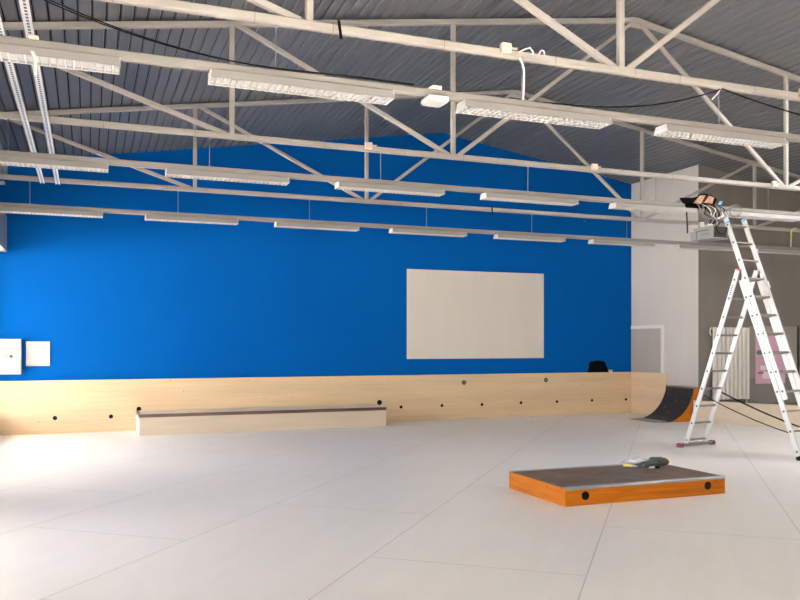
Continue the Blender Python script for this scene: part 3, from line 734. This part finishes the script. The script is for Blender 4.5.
# coil of cable beside it
for i, (rx, dx, lab) in enumerate(((.13,.0,'outer turn of the grey cable coil over the middle track by the ladder top'),(.10,.02,'inner turn of the grey cable coil over the middle track by the ladder top'))):
    pts = [(8.17+dx+rx*math.cos(a_*2*PI/28), by-.10-.01*i, 3.31+.075*math.sin(a_*2*PI/28)+.02*math.cos(a_*2*PI/28)) for a_ in range(28)]
    tag(MB().tube(pts,.006,6,closed=True).build('cable_coil', M['cable_grey']), lab, 'cable coil')
pts = [(7.86+.09*math.cos(PI+a_*PI/14), by-.20, 3.07+.10*math.sin(PI+a_*PI/14)) for a_ in range(15)]
tag(MB().tube(pts,.006,6).build('hanging_cable', M['black']), 'black cable looping down the dark side of the equipment box', 'cable')
tp_ = thing('tool_pouch', 'black tool pouch with two orange panels lying on the middle track', 'tool pouch', (7.66,by,3.373))
def slab(p, q, w, t_, name, m_):
    k = MB(); k.bar(p, q, w, t_, up=(0,-.75,.66), b=.004); return k.build(name, m_, tp_)
slab((7.40,by,3.385),(7.84,by,3.405),.20,.022,'back_cover',M['black_fabric'])
MB().prism([(7.40,by-.07,3.374),(7.55,by-.07,3.374),(7.66,by-.03,3.49),(7.56,by-.03,3.46)],(0,.10,0)).build('flap', M['black_fabric'], tp_)
MB().prism([(7.50,by-.085,3.374),(7.62,by-.085,3.374),(7.735,by-.045,3.50),(7.64,by-.045,3.49)],(0,.03,0)).build('panel', M['tan'], tp_)
MB().prism([(7.60,by-.06,3.376),(7.66,by-.06,3.376),(7.80,by-.02,3.53),(7.70,by-.02,3.525)],(0,.08,0)).build('divider', M['black_fabric'], tp_)
tag(MB().prism([(7.665,by-.088,3.39),(7.80,by-.088,3.385),(7.875,by-.05,3.475),(7.79,by-.05,3.50)],(0,.03,0)).build('panel', M['orange_red'], tp_), 'orange red panel')
MB().prism([(7.81,by-.07,3.376),(7.86,by-.07,3.376),(7.95,by-.03,3.46),(7.84,by-.03,3.52)],(0,.08,0)).build('flap', M['black_fabric'], tp_)
tag(MB().box((7.74,by-.098,3.376),(7.80,by-.085,3.40)).build('tag', M['red'], tp_), 'red tag')
tag(MB().prism([(7.90,by-.09,3.376),(7.955,by-.09,3.376),(8.01,by-.06,3.44),(7.96,by-.06,3.43)],(0,.01,0)).build('tag', M['blue_tape'], tp_), 'light blue tag')

# ------------------------------------------------------------------ light: sky through the glazing and the added openings, sun on the ground outside
w = bpy.data.worlds.new('sky'); S.world = w; w.use_nodes = True
bgn = w.node_tree.nodes['Background']; bgn.inputs['Color'].default_value = (.97,.985,1.0,1); bgn.inputs['Strength'].default_value = 1.0
def portal(name, loc, rot, sx_, sy_):
    L = bpy.data.lights.new(name, 'AREA'); L.shape = 'RECTANGLE'; L.size = sx_; L.size_y = sy_
    L.cycles.is_portal = True
    o = bpy.data.objects.new(name, L); COL.objects.link(o); o.location = loc; o.rotation_euler = rot
for ya, yb in ((9.3,14.72),(5.0,7.7)):
    portal('window_portal', (-1.64,(ya+yb)/2,1.515), (0,-PI/2,0), 3.03, yb-ya)
for xa, xb in ((-.6,2.2),):
    portal('added_rear_portal', ((xa+xb)/2,-2.6,1.4), (PI/2,0,0), xb-xa, 2.8)  # guides sky light through the added rear opening
portal('added_roof_portal', ((RX0_+RX1_)/2,(RY0+RY1)/2,zc((RX0_+RX1_)/2)+.22), (0,math.atan(.153),0), RX1_-RX0_, RY1-RY0)  # guides sky light through the added roof opening
sun = bpy.data.lights.new('sun', 'SUN'); sun.energy = 40.0; sun.angle = .009; sun.color = (1,.95,.88)
so = bpy.data.objects.new('sun', sun); COL.objects.link(so)
so.rotation_euler = (0, math.radians(90-25), math.radians(38))      # from the far right, 25 degrees high, over the roof

# ------------------------------------------------------------------ camera
cam = bpy.data.cameras.new('camera'); co = bpy.data.objects.new('camera', cam); COL.objects.link(co)
co.location = (0,0,1.5); co.rotation_euler = (PI/2,0,-.3692)
cam.sensor_width = 36; cam.lens = 807.66/800*36; cam.shift_y = 44.38/800; cam.clip_start = .05; cam.clip_end = 300
S.camera = co
S.view_settings.view_transform = 'Standard'; S.view_settings.look = 'None'; S.view_settings.gamma = 1
S.view_settings.use_curve_mapping = False; S.view_settings.exposure = 3.53
S.cycles.max_bounces = 10; S.cycles.diffuse_bounces = 7; S.cycles.use_denoising = True
